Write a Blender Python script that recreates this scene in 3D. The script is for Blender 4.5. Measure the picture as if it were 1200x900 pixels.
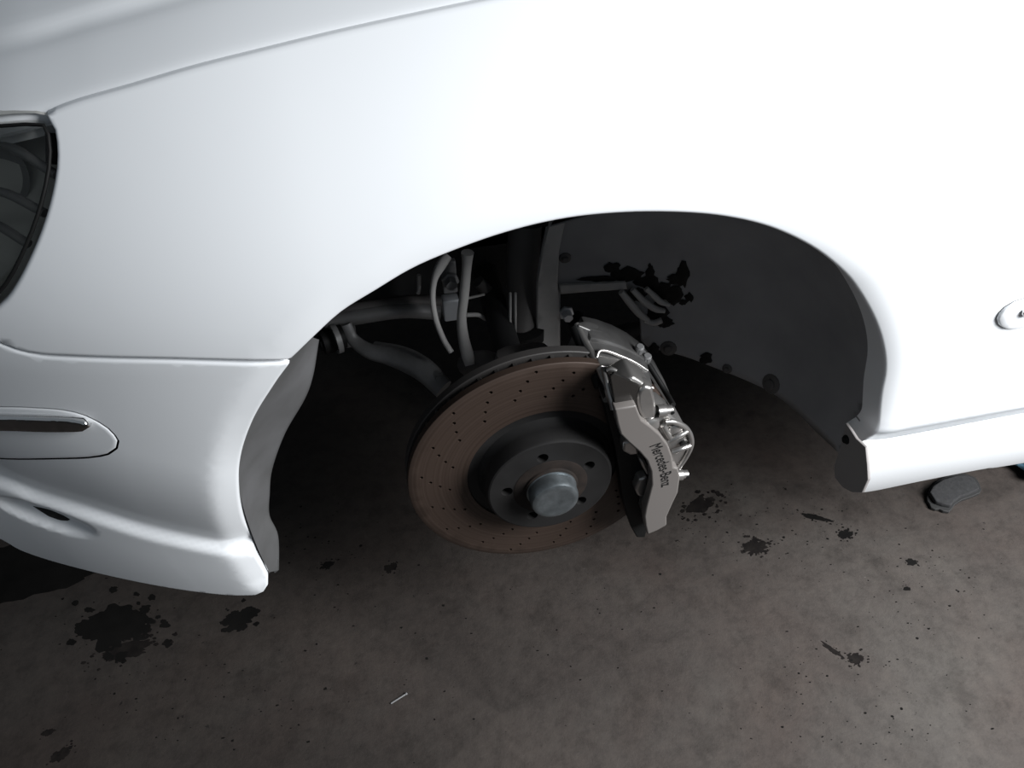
import bpy, bmesh, math, random
from math import sin, cos, pi, hypot, atan2, exp, radians
from mathutils import Vector, Matrix
from mathutils.geometry import delaunay_2d_cdt
random.seed(7)
for o in list(bpy.data.objects): bpy.data.objects.remove(o)
scene = bpy.context.scene
COL = scene.collection

# ------------------------------------------------------------------ camera
CAM = Vector((-.078, -.5626, 1.1768)); YAW, PIT, ROLL, FPX = .1924, .7327, -.0256, 939.43
fw = Vector((sin(YAW)*cos(PIT), cos(YAW)*cos(PIT), -sin(PIT)))
r0 = fw.cross(Vector((0, 0, 1))).normalized(); u0 = r0.cross(fw)
RT = cos(ROLL)*r0 + sin(ROLL)*u0; UP = -sin(ROLL)*r0 + cos(ROLL)*u0
cd = bpy.data.cameras.new('camera'); cam = bpy.data.objects.new('camera', cd); COL.objects.link(cam)
cd.sensor_width = 36; cd.lens = FPX/1200*36; cd.clip_start = .02
cam.matrix_world = Matrix(((RT.x, UP.x, -fw.x, CAM.x), (RT.y, UP.y, -fw.y, CAM.y), (RT.z, UP.z, -fw.z, CAM.z), (0, 0, 0, 1)))
scene.camera = cam

# ------------------------------------------------------------------ light
w = bpy.data.worlds.new('world'); scene.world = w; w.use_nodes = True
bg = w.node_tree.nodes['Background']; bg.inputs[0].default_value = (.80, .90, 1, 1); bg.inputs[1].default_value = .205
def area(name, loc, aim, sx, sy, power, col):
    l = bpy.data.lights.new(name, 'AREA'); l.shape = 'RECTANGLE'; l.size = sx; l.size_y = sy; l.energy = power; l.color = col
    o = bpy.data.objects.new(name, l); COL.objects.link(o); o.location = loc
    o.rotation_euler = (Vector(aim)-Vector(loc)).to_track_quat('-Z', 'Y').to_euler()
    return o
area('bay_door_daylight', (1.65, -.85, 1.50), (.85, -.05, .35), 1.1, 1.1, 60, (.97, .985, 1)).data.spread = radians(108)
vs = scene.view_settings
vs.view_transform = 'Standard'; vs.look = 'None'; vs.exposure = -.25; vs.gamma = 1; vs.use_curve_mapping = False

# ------------------------------------------------------------------ pixel -> world
def ray(x, y): return fw + RT*((x-600)/FPX) - UP*((y-450)/FPX)
def at(x, y, ax, v):
    d = ray(x, y); return CAM + d*((v-CAM[ax])/d[ax])
def Y(x, y, v): return at(x, y, 1, v)
def hit(x, y, F, t0=.2, t1=2.6):
    d = ray(x, y); n = 240; a = t0; fa = F(CAM+d*a)
    for i in range(1, n+1):
        b = t0+(t1-t0)*i/n; fb = F(CAM+d*b)
        if fa < 0 <= fb:
            for _ in range(30):
                m = (a+b)/2
                if F(CAM+d*m) < 0: a = m
                else: b = m
            return CAM+d*b
        a, fa = b, fb
    return CAM+d*t1
def smooth(pts, step=None, closed=False, k=6):
    p = [Vector(q) for q in pts]; out = []
    n = len(p); rng = range(n if closed else n-1)
    for i in rng:
        p1, p2 = p[i], p[(i+1) % n]
        p0_ = p[(i-1) % n] if (closed or i > 0) else p1*2-p2
        p3 = p[(i+2) % n] if (closed or i < n-2) else p2*2-p1
        kk = k if step is None else max(1, int((p2-p1).length/step))
        for j in range(kk):
            t = j/kk
            out.append(.5*((2*p1)+(p2-p0_)*t+(2*p0_-5*p1+4*p2-p3)*t*t+(3*p1-p0_-3*p2+p3)*t**3))
    if not closed: out.append(p[-1])
    return out

# ------------------------------------------------------------------ materials
def mat(name, col, rough=.5, metal=0., coat=0., noise=None, bump=0., scale=20., spec=.5):
    m = bpy.data.materials.new(name); m.use_nodes = True; nt = m.node_tree; b = nt.nodes['Principled BSDF']
    b.inputs['Base Color'].default_value = (*col, 1); b.inputs['Roughness'].default_value = rough
    b.inputs['Metallic'].default_value = metal; b.inputs['Coat Weight'].default_value = coat; b.inputs['Coat Roughness'].default_value = .06
    b.inputs['Specular IOR Level'].default_value = spec
    tc = nt.nodes.new('ShaderNodeTexCoord'); n = nt.nodes.new('ShaderNodeTexNoise'); n.inputs['Scale'].default_value = scale
    n.inputs['Detail'].default_value = 6; nt.links.new(tc.outputs['Object'], n.inputs['Vector'])
    if noise:
        r = nt.nodes.new('ShaderNodeValToRGB'); r.color_ramp.elements[0].position = .3; r.color_ramp.elements[1].position = .7
        r.color_ramp.elements[0].color = (*noise, 1); r.color_ramp.elements[1].color = (*col, 1)
        nt.links.new(n.outputs['Fac'], r.inputs['Fac']); nt.links.new(r.outputs[0], b.inputs['Base Color'])
    if bump:
        bp = nt.nodes.new('ShaderNodeBump'); bp.inputs['Strength'].default_value = bump; bp.inputs['Distance'].default_value = .002
        nt.links.new(n.outputs['Fac'], bp.inputs['Height']); nt.links.new(bp.outputs[0], b.inputs['Normal'])
    return m
M = dict(
    paint=mat('white_paint', (.78, .80, .82), .45, 0, .15),
    gap=mat('dark_gap', (.01, .01, .01), .8),
    chrome=mat('chrome', (.75, .75, .75), .07, 1),
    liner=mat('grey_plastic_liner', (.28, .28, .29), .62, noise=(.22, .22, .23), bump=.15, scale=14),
    flange=mat('light_grey_lit_plastic', (.44, .43, .42), .7, noise=(.35, .345, .34), scale=25),  # light grey plastic; brightness of the viewer-facing flange is put into its colour
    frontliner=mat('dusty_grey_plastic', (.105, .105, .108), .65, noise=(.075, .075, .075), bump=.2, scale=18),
    endcap=mat('grey_brown_plastic', (.24, .225, .22), .6),
    mirror=mat('dark_polished_pocket', (.12, .115, .11), .2, .9),
    cap=mat('charcoal_plastic', (.085, .08, .078), .6),
    black=mat('black_rubber', (.006, .006, .006), .6, spec=.2),
    dark=mat('dark_underbody', (.015, .015, .016), .8),
    steel=mat('dull_steel', (.26, .26, .265), .5, .3, noise=(.16, .16, .16)),
    rim=mat('dark_worn_iron', (.045, .041, .039), .6, .3, noise=(.035, .033, .032)),
    silver=mat('zinc_plate', (.55, .57, .60), .35, .5),
    hub=mat('dark_grey_hub', (.015, .0145, .0145), .6, .0, noise=(.010, .0095, .0095), scale=30, spec=.25),
    rust=mat('rusty_brown', (.020, .0145, .012), .8, noise=(.010, .008, .007), scale=60, spec=.2),
    zinc=mat('galvanised_cap', (.27, .30, .32), .36, .85, noise=(.16, .18, .19), bump=.2, scale=70),
    alloy=mat('polished_aluminium', (.46, .445, .43), .28, .85, noise=(.35, .34, .33), bump=.08, scale=30),
    brushed=mat('grey_cast_aluminium', (.15, .148, .146), .40, .6, noise=(.10, .098, .096), bump=.12, scale=40),
    calpaint=mat('grey_caliper_paint', (.130, .119, .112), .42, .0, .2),
    letter=mat('black_print', (.008, .008, .008), .5),
    friction=mat('brake_friction', (.030, .030, .031), .9, noise=(.018, .018, .019), bump=.5, scale=160),
    backing=mat('black_steel_plate', (.02, .02, .02), .6),
    rag=mat('blue_cloth', (.13, .26, .35), .9, noise=(.09, .2, .28), bump=.3, scale=40),
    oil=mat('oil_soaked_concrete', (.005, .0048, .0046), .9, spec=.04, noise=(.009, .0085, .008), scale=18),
    damp=mat('damp_oily_concrete', (.014, .012, .011), .9, noise=(.007, .006, .006), scale=60, spec=.05),
    smoke=mat('smoked_reflector', (.42, .42, .40), .4, .2),
    shut=mat('grey_gap_paint', (.42, .43, .44), .6),  # paint-like grey of the hood gap channel
)
def floor_mat():
    m = bpy.data.materials.new('concrete_floor'); m.use_nodes = True; nt = m.node_tree; b = nt.nodes['Principled BSDF']; L = nt.links.new
    tc = nt.nodes.new('ShaderNodeTexCoord')
    def noise(s, d=8, ro=.6):
        n = nt.nodes.new('ShaderNodeTexNoise'); n.inputs['Scale'].default_value = s; n.inputs['Detail'].default_value = d
        n.inputs['Roughness'].default_value = ro; L(tc.outputs['Object'], n.inputs['Vector']); return n.outputs['Fac']
    def ramp(f, stops):
        r = nt.nodes.new('ShaderNodeValToRGB'); e = r.color_ramp.elements
        while len(e) < len(stops): e.new(.5)
        for i, (p, c) in enumerate(stops): e[i].position = p; e[i].color = (*c, 1)
        L(f, r.inputs['Fac']); return r.outputs[0]
    def mix(a, b_, f, mode='MULTIPLY'):
        x = nt.nodes.new('ShaderNodeMix'); x.data_type = 'RGBA'; x.blend_type = mode
        if hasattr(f, 'links'): L(f, x.inputs['Factor'])
        else: x.inputs['Factor'].default_value = f
        L(a, x.inputs['A']); L(b_, x.inputs['B']); return x.outputs['Result']
    base = ramp(noise(2.2), [(.30, (.034, .027, .0245)), (.48, (.048, .041, .038)), (.70, (.064, .058, .054))])
    red = ramp(noise(3.6, 4), [(.45, (1, 1, 1)), (.75, (.98, .89, .86))])
    fine = ramp(noise(38, 10, .75), [(.33, (.55, .54, .53)), (.50, (.95, .95, .95)), (.68, (1.22, 1.22, 1.20))])
    blot = ramp(noise(11, 6, .65), [(.30, (.45, .43, .41)), (.47, (1, 1, 1))])
    spk = ramp(noise(75, 3, .5), [(.235, (.12, .11, .10)), (.285, (1, 1, 1))])
    # light falloff painted into the colour, darker towards the car's front, broken up by noise
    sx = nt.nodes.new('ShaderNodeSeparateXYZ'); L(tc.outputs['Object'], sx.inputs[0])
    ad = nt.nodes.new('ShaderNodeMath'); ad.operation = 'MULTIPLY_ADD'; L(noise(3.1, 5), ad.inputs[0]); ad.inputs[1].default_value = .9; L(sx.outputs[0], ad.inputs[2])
    shaded = ramp(ad.outputs[0], [(.15, (.54, .51, .48)), (.55, (.82, .80, .765)), (1., (.92, .90, .86))])
    base = mix(base, shaded, 1.)
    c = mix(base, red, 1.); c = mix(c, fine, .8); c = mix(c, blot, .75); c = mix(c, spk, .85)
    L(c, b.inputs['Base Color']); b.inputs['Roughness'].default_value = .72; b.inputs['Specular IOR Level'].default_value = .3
    bp = nt.nodes.new('ShaderNodeBump'); bp.inputs['Strength'].default_value = .4; bp.inputs['Distance'].default_value = .003
    L(noise(60, 10, .7), bp.inputs['Height']); L(bp.outputs[0], b.inputs['Normal']); return m
def rotor_mat():
    m = bpy.data.materials.new('worn_rotor_steel'); m.use_nodes = True; nt = m.node_tree; b = nt.nodes['Principled BSDF']; L = nt.links.new
    tc = nt.nodes.new('ShaderNodeTexCoord'); ln = nt.nodes.new('ShaderNodeVectorMath'); ln.operation = 'MULTIPLY'
    ln.inputs[1].default_value = (1, 0, 1); L(tc.outputs['Object'], ln.inputs[0])
    le = nt.nodes.new('ShaderNodeVectorMath'); le.operation = 'LENGTH'; L(ln.outputs[0], le.inputs[0])
    n = nt.nodes.new('ShaderNodeTexNoise'); n.noise_dimensions = '1D'; n.inputs['Scale'].default_value = 320; n.inputs['Detail'].default_value = 5
    L(le.outputs['Value'], n.inputs['W'])
    r = nt.nodes.new('ShaderNodeValToRGB'); r.color_ramp.elements[0].position = .3; r.color_ramp.elements[1].position = .72
    r.color_ramp.elements[0].color = (.044, .029, .022, 1); r.color_ramp.elements[1].color = (.062, .043, .034, 1)
    L(n.outputs['Fac'], r.inputs['Fac']); L(r.outputs[0], b.inputs['Base Color'])
    b.inputs['Metallic'].default_value = .35; b.inputs['Roughness'].default_value = .5
    return m
def smoked_glass():
    m = bpy.data.materials.new('smoked_lens'); m.use_nodes = True; nt = m.node_tree; b = nt.nodes['Principled BSDF']; out = nt.nodes['Material Output']
    g = nt.nodes.new('ShaderNodeBsdfGlossy'); g.inputs['Roughness'].default_value = .05
    t = nt.nodes.new('ShaderNodeBsdfTransparent'); t.inputs[0].default_value = (.86, .86, .83, 1)
    fr = nt.nodes.new('ShaderNodeFresnel'); fr.inputs[0].default_value = 1.5
    mx = nt.nodes.new('ShaderNodeMixShader'); nt.links.new(fr.outputs[0], mx.inputs[0]); nt.links.new(t.outputs[0], mx.inputs[1]); nt.links.new(g.outputs[0], mx.inputs[2])
    nt.links.new(mx.outputs[0], out.inputs[0]); nt.nodes.remove(b); return m
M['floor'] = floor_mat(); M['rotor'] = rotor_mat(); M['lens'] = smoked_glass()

# ------------------------------------------------------------------ object helpers
def link(name, me, m, parent=None, label=None, sm=True):
    if m is not None: me.materials.append(m)
    o = bpy.data.objects.new(name, me); COL.objects.link(o)
    if parent is not None:
        o.parent = parent; o.matrix_parent_inverse = parent.matrix_world.inverted()
    if sm:
        for p in me.polygons: p.use_smooth = True
    if label: o['label'] = label
    return o
def thing(o, label, cat, group=None):
    o['label'] = label; o['category'] = cat
    if group: o['group'] = group
    return o
def from_bm(name, bm, m, parent=None, label=None, sm=True, sharp=None):
    bmesh.ops.recalc_face_normals(bm, faces=bm.faces[:])
    if sharp:
        for e in bm.edges:
            if len(e.link_faces) == 2 and e.calc_face_angle(0) > radians(sharp): e.smooth = False
    me = bpy.data.meshes.new(name); bm.to_mesh(me); bm.free(); return link(name, me, m, parent, label, sm)
def inside(p, poly):
    c = False; n = len(poly); x, y = p; j = n-1
    for i in range(n):
        xi, yi = poly[i]; xj, yj = poly[j]
        if (yi > y) != (yj > y) and x < (xj-xi)*(y-yi)/(yj-yi)+xi: c = not c
        j = i
    return c
def normals2(poly):
    n = len(poly); A = sum(poly[i][0]*poly[(i+1) % n][1]-poly[(i+1) % n][0]*poly[i][1] for i in range(n)); s = 1 if A > 0 else -1
    out = []
    for i in range(n):
        a, b, c = poly[i-1], poly[i], poly[(i+1) % n]
        e1 = (Vector(b)-Vector(a)); e2 = (Vector(c)-Vector(b))
        if e1.length > 1e-9: e1.normalize()
        if e2.length > 1e-9: e2.normalize()
        t = e1+e2
        if t.length < 1e-6: t = e1
        t.normalize(); out.append(Vector((t.y, -t.x))*s)
    return out
def panel_bm(poly, fmap, step, rings=(), inward=Vector((0, 1, 0)), holes=(), hole_depth=0, rows=()):
    """triangulate a 2D outline, map it to 3D, roll its rim inwards through the given (outset, depth) rings"""
    clean = []
    for p in poly:
        p = (p[0], p[1])
        if not clean or hypot(p[0]-clean[-1][0], p[1]-clean[-1][1]) > step*.12: clean.append(p)
    if hypot(clean[0][0]-clean[-1][0], clean[0][1]-clean[-1][1]) < step*.12: clean.pop()
    poly = clean
    nb = len(poly)
    nrm = normals2(poly)
    V = [Vector(p) for p in poly]; E = [(i, (i+1) % nb) for i in range(nb)]
    hl = []
    ins = []
    for d in rows:
        for i in range(0, nb):
            q = Vector(poly[i])-nrm[i]*d
            if inside(q, poly) and not any(inside(q, h) for h in holes): ins.append(q)
    for h in holes:
        k = len(V); V += [Vector(q) for q in h]; E += [(k+i, k+(i+1) % len(h)) for i in range(len(h))]; hl.append((k, len(h)))
    xs = [p[0] for p in poly]; ys = [p[1] for p in poly]
    # edge buckets to keep interior points off the rim
    near = {}
    for q in V: near.setdefault((int(math.floor(q.x/step)), int(math.floor(q.y/step))), []).append(q.copy())
    def put(x, y, m):
        k = (int(math.floor(x/step)), int(math.floor(y/step)))
        for a in (-1, 0, 1):
            for b in (-1, 0, 1):
                for q in near.get((k[0]+a, k[1]+b), ()):
                    if (q.x-x)**2+(q.y-y)**2 < m*m: return
        q = Vector((x, y)); near.setdefault(k, []).append(q); V.append(q)
    for q in ins: put(q.x, q.y, min(rows)*.8)
    j = 0; yy = min(ys)
    while yy < max(ys):
        xx = min(xs)+(step/2 if j % 2 else 0)
        while xx < max(xs):
            if inside((xx, yy), poly) and not any(inside((xx, yy), h) for h in holes):
                put(xx, yy, step*.6)
            xx += step
        yy += step*.87; j += 1
    rv, re, rf, ov, oe, of = delaunay_2d_cdt(V, E, [], 0, 1e-7)
    bm = bmesh.new(); bv = [bm.verts.new(fmap(p.x, p.y)) for p in rv]
    for f in rf:
        c = sum((rv[i] for i in f), Vector((0, 0)))/len(f)
        if inside(c, poly) and not any(inside(c, h) for h in holes):
            try: bm.faces.new([bv[i] for i in f])
            except ValueError: pass
    idx = {}
    for i, l in enumerate(ov):
        for q in l: idx[q] = i
    prev = [bv[idx[i]] if i in idx else None for i in range(nb)]
    for ring in rings:
        cur = []
        for i in range(nb):
            off, dep = ring(i) if callable(ring) else ring
            q = Vector(poly[i])+nrm[i]*off
            iw = inward(q.x, q.y) if callable(inward) else inward
            cur.append(bm.verts.new(fmap(q.x, q.y)+iw*dep))
        for i in range(nb):
            k = (i+1) % nb
            if prev[i] is None or prev[k] is None or prev[i] == prev[k]: continue
            try: bm.faces.new((prev[i], prev[k], cur[k], cur[i]))
            except ValueError: pass
        prev = cur
    if hole_depth:
        for k, n in hl:
            iw = inward(0, 0) if callable(inward) else inward
            deep = [bm.verts.new(bv[idx[k+i]].co+iw*hole_depth) for i in range(n)]
            for i in range(n):
                try: bm.faces.new((bv[idx[k+i]], bv[idx[k+(i+1) % n]], deep[(i+1) % n], deep[i]))
                except (ValueError, KeyError): pass
    loose = [v for v in bm.verts if not v.link_faces]
    bmesh.ops.delete(bm, geom=loose, context='VERTS')
    return bm
def prism(name, pts, off, m, parent, bev=.002, label=None, segs=2, sharp=35):
    """closed solid: planar outline pts (3D) swept by off"""
    bm = bmesh.new(); a = [bm.verts.new(Vector(p)) for p in pts]; b = [bm.verts.new(Vector(p)+Vector(off)) for p in pts]
    n = len(a); bm.faces.new(a); bm.faces.new(b[::-1])
    for i in range(n): bm.faces.new((a[i], b[i], b[(i+1) % n], a[(i+1) % n]))
    bmesh.ops.recalc_face_normals(bm, faces=bm.faces[:])
    if bev:
        ed = [e for e in bm.edges if e.calc_face_angle(0) > radians(25)]
        bmesh.ops.bevel(bm, geom=ed, offset=bev, segments=segs, profile=.5, affect='EDGES', clamp_overlap=True)
    o = from_bm(name, bm, m, parent, label, True, sharp); d = Vector(off).normalized()
    for p in o.data.polygons:
        if abs(p.normal.dot(d)) > .995: p.use_smooth = False
    return o
def tube_bm(bm, pts, rad, n=10, flat=None):
    pts = [Vector(p) for p in pts]; N = len(pts); rings = []
    rad = rad if hasattr(rad, '__len__') else [rad]*N
    up = Vector((0, 0, 1))
    for i, p in enumerate(pts):
        t = (pts[min(i+1, N-1)]-pts[max(i-1, 0)]).normalized()
        if i: s = (ps-t*ps.dot(t)).normalized()
        elif abs(t.dot(up)) > .7: s = t.cross(Vector((0, 1, 0))).normalized()
        else: s = t.cross(up).normalized()
        ps = s; v = t.cross(s); fl = flat or 1
        rings.append([bm.verts.new(p+(s*cos(2*pi*k/n)+v*sin(2*pi*k/n)*fl)*rad[i]) for k in range(n)])
    for a, b in zip(rings, rings[1:]):
        for k in range(n): bm.faces.new((a[k], a[(k+1) % n], b[(k+1) % n], b[k]))
    bm.faces.new(rings[0][::-1]); bm.faces.new(rings[-1])
def tube(name, pts, rad, m, parent, n=10, label=None, k=5, flat=None):
    if hasattr(rad, '__len__'):
        ctl = [Vector((*p, r)) for p, r in zip([tuple(q) for q in pts], rad)]
        s = smooth(ctl, k=k) if len(ctl) > 2 else ctl
        P = [Vector(q[:3]) for q in s]; R = [max(q[3], .0005) for q in s]
    else:
        P = smooth(pts, k=k) if len(pts) > 2 else [Vector(q) for q in pts]; R = rad
    bm = bmesh.new(); tube_bm(bm, P, R, n, flat); return from_bm(name, bm, m, parent, label, True, 50)
def lathe(name, prof, c, axis, m, parent, n=48, label=None, sharp=30, closed=False):
    """prof: (radius, distance along axis)"""
    axis = Vector(axis).normalized(); a = axis.orthogonal().normalized(); b = axis.cross(a); c = Vector(c); bm = bmesh.new(); R = []
    for r, d in prof:
        R.append([bm.verts.new(c+axis*d)] if r == 0 else [bm.verts.new(c+axis*d+(a*cos(2*pi*k/n)+b*sin(2*pi*k/n))*r) for k in range(n)])
    pr_ = list(zip(R, R[1:]))+([(R[-1], R[0])] if closed else [])
    for p, q in pr_:
        for k in range(n):
            k2 = (k+1) % n
            if len(p) == 1: bm.faces.new((p[0], q[k2], q[k]))
            elif len(q) == 1: bm.faces.new((p[k], p[k2], q[0]))
            else: bm.faces.new((p[k], p[k2], q[k2], q[k]))
    return from_bm(name, bm, m, parent, label, True, sharp)
def box(name, lo, hi, m, parent, bev=0., label=None):
    x0, y0, z0 = lo; x1, y1, z1 = hi
    return prism(name, [(x0, y0, z0), (x1, y0, z0), (x1, y0, z1), (x0, y0, z1)], (0, y1-y0, 0), m, parent, bev, label)

# ------------------------------------------------------------------ setting
bm = bmesh.new(); bmesh.ops.create_grid(bm, x_segments=1, y_segments=1, size=6)
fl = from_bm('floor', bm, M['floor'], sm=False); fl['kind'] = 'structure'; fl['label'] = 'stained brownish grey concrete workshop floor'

# ------------------------------------------------------------------ the car
car = bpy.data.objects.new('car', None); COL.objects.link(car); car.location = (.9, .9, 0)
bpy.context.view_layer.update()
thing(car, 'white car raised with its front wheel off, showing brake disc and silver caliper', 'car')

def sst(t): t = max(0, min(1, t)); return t*t*(3-2*t)
def Sbase(x, z):
    t = max(0, -x-.12); y = .6*t*t if t < .4 else .096+.48*(t-.4)
    y += 2.2*max(0, z-.72)**2 if z > .72 else .10*(.72-z)**2
    return y
def hitS(px, py, S=Sbase): return hit(px, py, lambda p: p.y-S(p.x, p.z))
arch_r = [(1008, 518), (1021, 511), (1031, 467), (1036.5, 434), (1034, 405), (1024, 374), (1005, 340), (985, 316), (950, 289), (900, 266), (840, 253), (770, 249), (700, 252), (640, 261), (580, 277), (520, 299), (480, 317), (440, 341), (400, 366), (370, 393), (342, 420)]
arch_l = [(342, 421.5), (321, 452), (298, 489.5), (283, 531), (279.5, 569), (285, 607), (298, 644), (313.5, 673)]
# bumper: tucks under, then a lower lip steps out
LIP = sorted((p.x, p.z) for p in [hitS(*q) for q in smooth([(-200, 505), (-100, 542), (0, 576), (38, 592), (94, 610), (159, 631), (211, 644), (264, 655), (330, 668)], k=5)])
def zlip(x):
    if x <= LIP[0][0]: return LIP[0][1]
    for (a, b), (c, d) in zip(LIP, LIP[1:]):
        if x <= c: return b+(d-b)*(x-a)/(c-a)
    return LIP[-1][1]
def Sbump0(x, z):
    y = Sbase(x, z); h = z-zlip(x)
    y += .022*max(0., 1-max(h, 0)/.16)**2 if h < .16 else 0
    y -= .012*sst(-h/.022+.4)
    if h < -.05: y += .35*(h+.05)**2
    return y
EDGE = .006
ARCH = [hitS(*p, lambda x, z: Sbase(x, z)+EDGE) for p in smooth(arch_r[1:], k=4)]+[hitS(*p, lambda x, z: Sbump0(x, z)+EDGE+.007*sst((.70-z)/.12)) for p in smooth(arch_l[1:], k=4)]
ARCH = [(p.x, p.z) for p in ARCH]
def darch(x, z):
    best = 9.
    for (a, b), (c, d) in zip(ARCH, ARCH[1:]):
        ux, uz = c-a, d-b; t = ((x-a)*ux+(z-b)*uz)/(ux*ux+uz*uz+1e-12); t = 0 if t < 0 else 1 if t > 1 else t
        e = (x-a-ux*t)**2+(z-b-uz*t)**2
        if e < best: best = e
    return math.sqrt(best)
ZS = [hitS(*q) for q in ((1045, 518), (1500, 434))]
def Sfend(x, z):
    y = Sbase(x, z)
    if x > .40:
        h = z-(ZS[0].z+(ZS[1].z-ZS[0].z)*(x-ZS[0].x)/(ZS[1].x-ZS[0].x))
        if h < .035: y += .014*(1-max(h, 0)/.035)**2
    if abs(hypot(x-.098, z-.479)-.358) < .08:
        d = darch(x, z)
        if d < .03: y += EDGE*(1-d/.03)**2
    return y
SC = None
def Sbump(x, z):
    y = Sbump0(x, z)
    if abs(hypot(x-.098, z-.479)-.358) < .10:
        d = darch(x, z)
        eb = EDGE+.007*sst((.70-z)/.12)
        a_ = .0242-d; y += eb/.0242*.5*(a_+math.sqrt(a_*a_+.000036))
    if SC:
        for (cx, cz, rx, rz, a) in SC:
            ux, uz = x-cx, z-cz; p = ux*cos(a)+uz*sin(a); q = -ux*sin(a)+uz*cos(a); e = (p/rx)**2+(q/rz)**2
            if e < 1: y += .014*(1-e)**.7
    return y
def unseg(segs, S, step=.008):
    out = []
    for s in segs:
        for p in smooth([hitS(*q, S) for q in s], step=step): out.append((p.x, p.z))
    return out
def rim(r, D): return [(r*.6, r*.25), (r*.9, r*.6), (r, r*1.2), (r, D)]
def body_panel(name, segs, S, m, step=.012, r=.0022, D=.02, holes=(), label=None, shrink=.0022, parent=None):
    poly = unseg(segs, S)
    n = normals2(poly)
    poly2 = [(p[0]-k.x*shrink, p[1]-k.y*shrink) for p, k in zip(poly, n)]
    bm = panel_bm(poly2, lambda u, v: Vector((u, S(u, v), v)), step, rim(r, D), Vector((0, 1, 0)), holes, rows=(.0012, .004, .009, .015, .022, .030))
    return from_bm(name, bm, m, parent or car, label, True)

crease_px = [(1500, -180), (1200, -122), (900, -62), (700, -25), (570, 1), (480, 20), (390, 40), (300, 62), (225, 81), (150, 103), (90, 120), (52, 132)]
lamp_r = [(57, 141), (64, 153), (67, 182), (64, 213), (54, 254), (39, 294), (19, 334), (0, 358), (-40, 384)]
FIN = [(55, 134)]+lamp_r
fender = body_panel('fender', [crease_px[:-1]+[(55, 133)], FIN, [(-40, 390), (0, 402), (20, 410), (50, 415.5), (90, 417.5), (200, 420.5), (300, 423), (338, 422)],
    arch_r[::-1][:-1], [(1008, 519), (1012, 520.5), (1045, 518), (1100, 508), (1200, 489), (1400, 452.5), (1500, 434)]], Sfend, M['paint'], D=.035)
# bumper with the side strip let into it
strip_px = [(-160, 470), (-80, 474), (0, 476), (45, 477.5), (75, 480), (102, 487), (128, 502), (140, 517), (138, 526), (128, 533), (106, 537), (60, 538.5), (0, 538), (-80, 536), (-160, 533)]
strip2d = unseg([strip_px], Sbump0)
scp = [(p.x, p.z) for p in [hitS(q[0], q[1], Sbump0) for q in [(15, 590), (41, 619), (93, 620), (53, 607)]]]
cx, cz = scp[3]; SC = [(cx, cz, .052, .021, atan2(scp[2][1]-scp[0][1], scp[2][0]-scp[0][0])+.12)]
bumper = body_panel('front_bumper', [[(-200, 345), (-100, 360), (-60, 388), (0, 404), (20, 412), (50, 418.5), (90, 421), (200, 424), (300, 427), (339, 426)],
    [(337, 430), (321, 452), (298, 489.5), (283, 531), (279.5, 569), (285, 607), (298, 644), (310, 668)], [(314, 676), (314, 686), (309, 694), (300, 698)],
    [(295, 698.5), (264, 698), (189, 688), (113, 672), (57, 657), (23, 645), (0, 632), (-60, 604), (-120, 578), (-200, 540)]], Sbump, M['paint'], step=.006, D=.010, holes=[strip2d])
n = normals2(strip2d)
inner = [(p[0]-k.x*.0034, p[1]-k.y*.0034) for p, k in zip(strip2d, n)]
bm = panel_bm(strip2d, lambda u, v: Vector((u, Sbump0(u, v)+.010, v)), .012, [(.002, 0), (.002, -.009)])
from_bm('strip_recess', bm, M['gap'], bumper, 'dark gap around the side strip')
bm = panel_bm(inner, lambda u, v: Vector((u, Sbump0(u, v)-.0005, v)), .008, rim(.0015, .012), rows=(.003, .007))
strip = from_bm('bumper_strip', bm, M['paint'], bumper)
ch = unseg([[(-160, 482), (-80, 484.5), (0, 485.5), (68, 487), (98, 490), (106, 494.5), (98, 499.5), (68, 500.5), (0, 499), (-80, 497), (-160, 494)]], Sbump0)
bm = panel_bm(ch, lambda u, v: Vector((u, Sbump0(u, v)-.007, v)), .004, [(.0008, .001), (.0014, .0025), (.0016, .0075)])
from_bm('chrome_trim', bm, M['chrome'], bumper, 'chrome trim on the bumper side strip')
sl = unseg([[(39, 593), (60, 598), (82, 608.5), (72, 609.5), (57, 604.5)]], Sbump, .004)
bm = panel_bm(sl, lambda u, v: Vector((u, Sbump(u, v)-.0006, v)), .004, [(0, .004)])
from_bm('scoop_slot', bm, M['gap'], bumper, 'black slot in the bumper scoop')

# hood, lofted inwards from the fender crease
cr3 = smooth([hitS(q[0], q[1], Sbase) for q in crease_px], step=.02)
a3, b3 = cr3[-1], cr3[-6]
ext = (a3-b3).normalized()
cr3 = cr3+[a3+ext*.02*i+Vector((0, .0012*i*i, 0)) for i in range(1, 14)]
def hz(s, i):
    return .115*(1-exp(-s/.26))+.02*min(s, 1.)+.0035*sst((s-.085)/.012)-.0025*exp(-((s-.08)/.012)**2)
SS = [0, .001, .003, .006, .010, .016, .024, .034, .045, .056, .064, .070, .074, .078, .082, .086, .090, .094, .10, .11, .125, .15, .19, .25, .33, .45, .6, .8, 1.0, 1.3, 1.6]
bm = bmesh.new(); rows = []
for i, c in enumerate(cr3):
    y0 = c.y+.0065
    col = [bm.verts.new((c.x, y0+.002, c.z-.02)), bm.verts.new((c.x, y0, c.z-.004))]
    col += [bm.verts.new((c.x, y0+.0005+s, c.z+.0005+hz(s, i)-.003*exp(-s/.003))) for s in SS]
    rows.append(col)
for p, q in zip(rows, rows[1:]):
    for k in range(len(p)-1): bm.faces.new((p[k], p[k+1], q[k+1], q[k]))
hood = from_bm('hood', bm, M['paint'], car)
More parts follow.
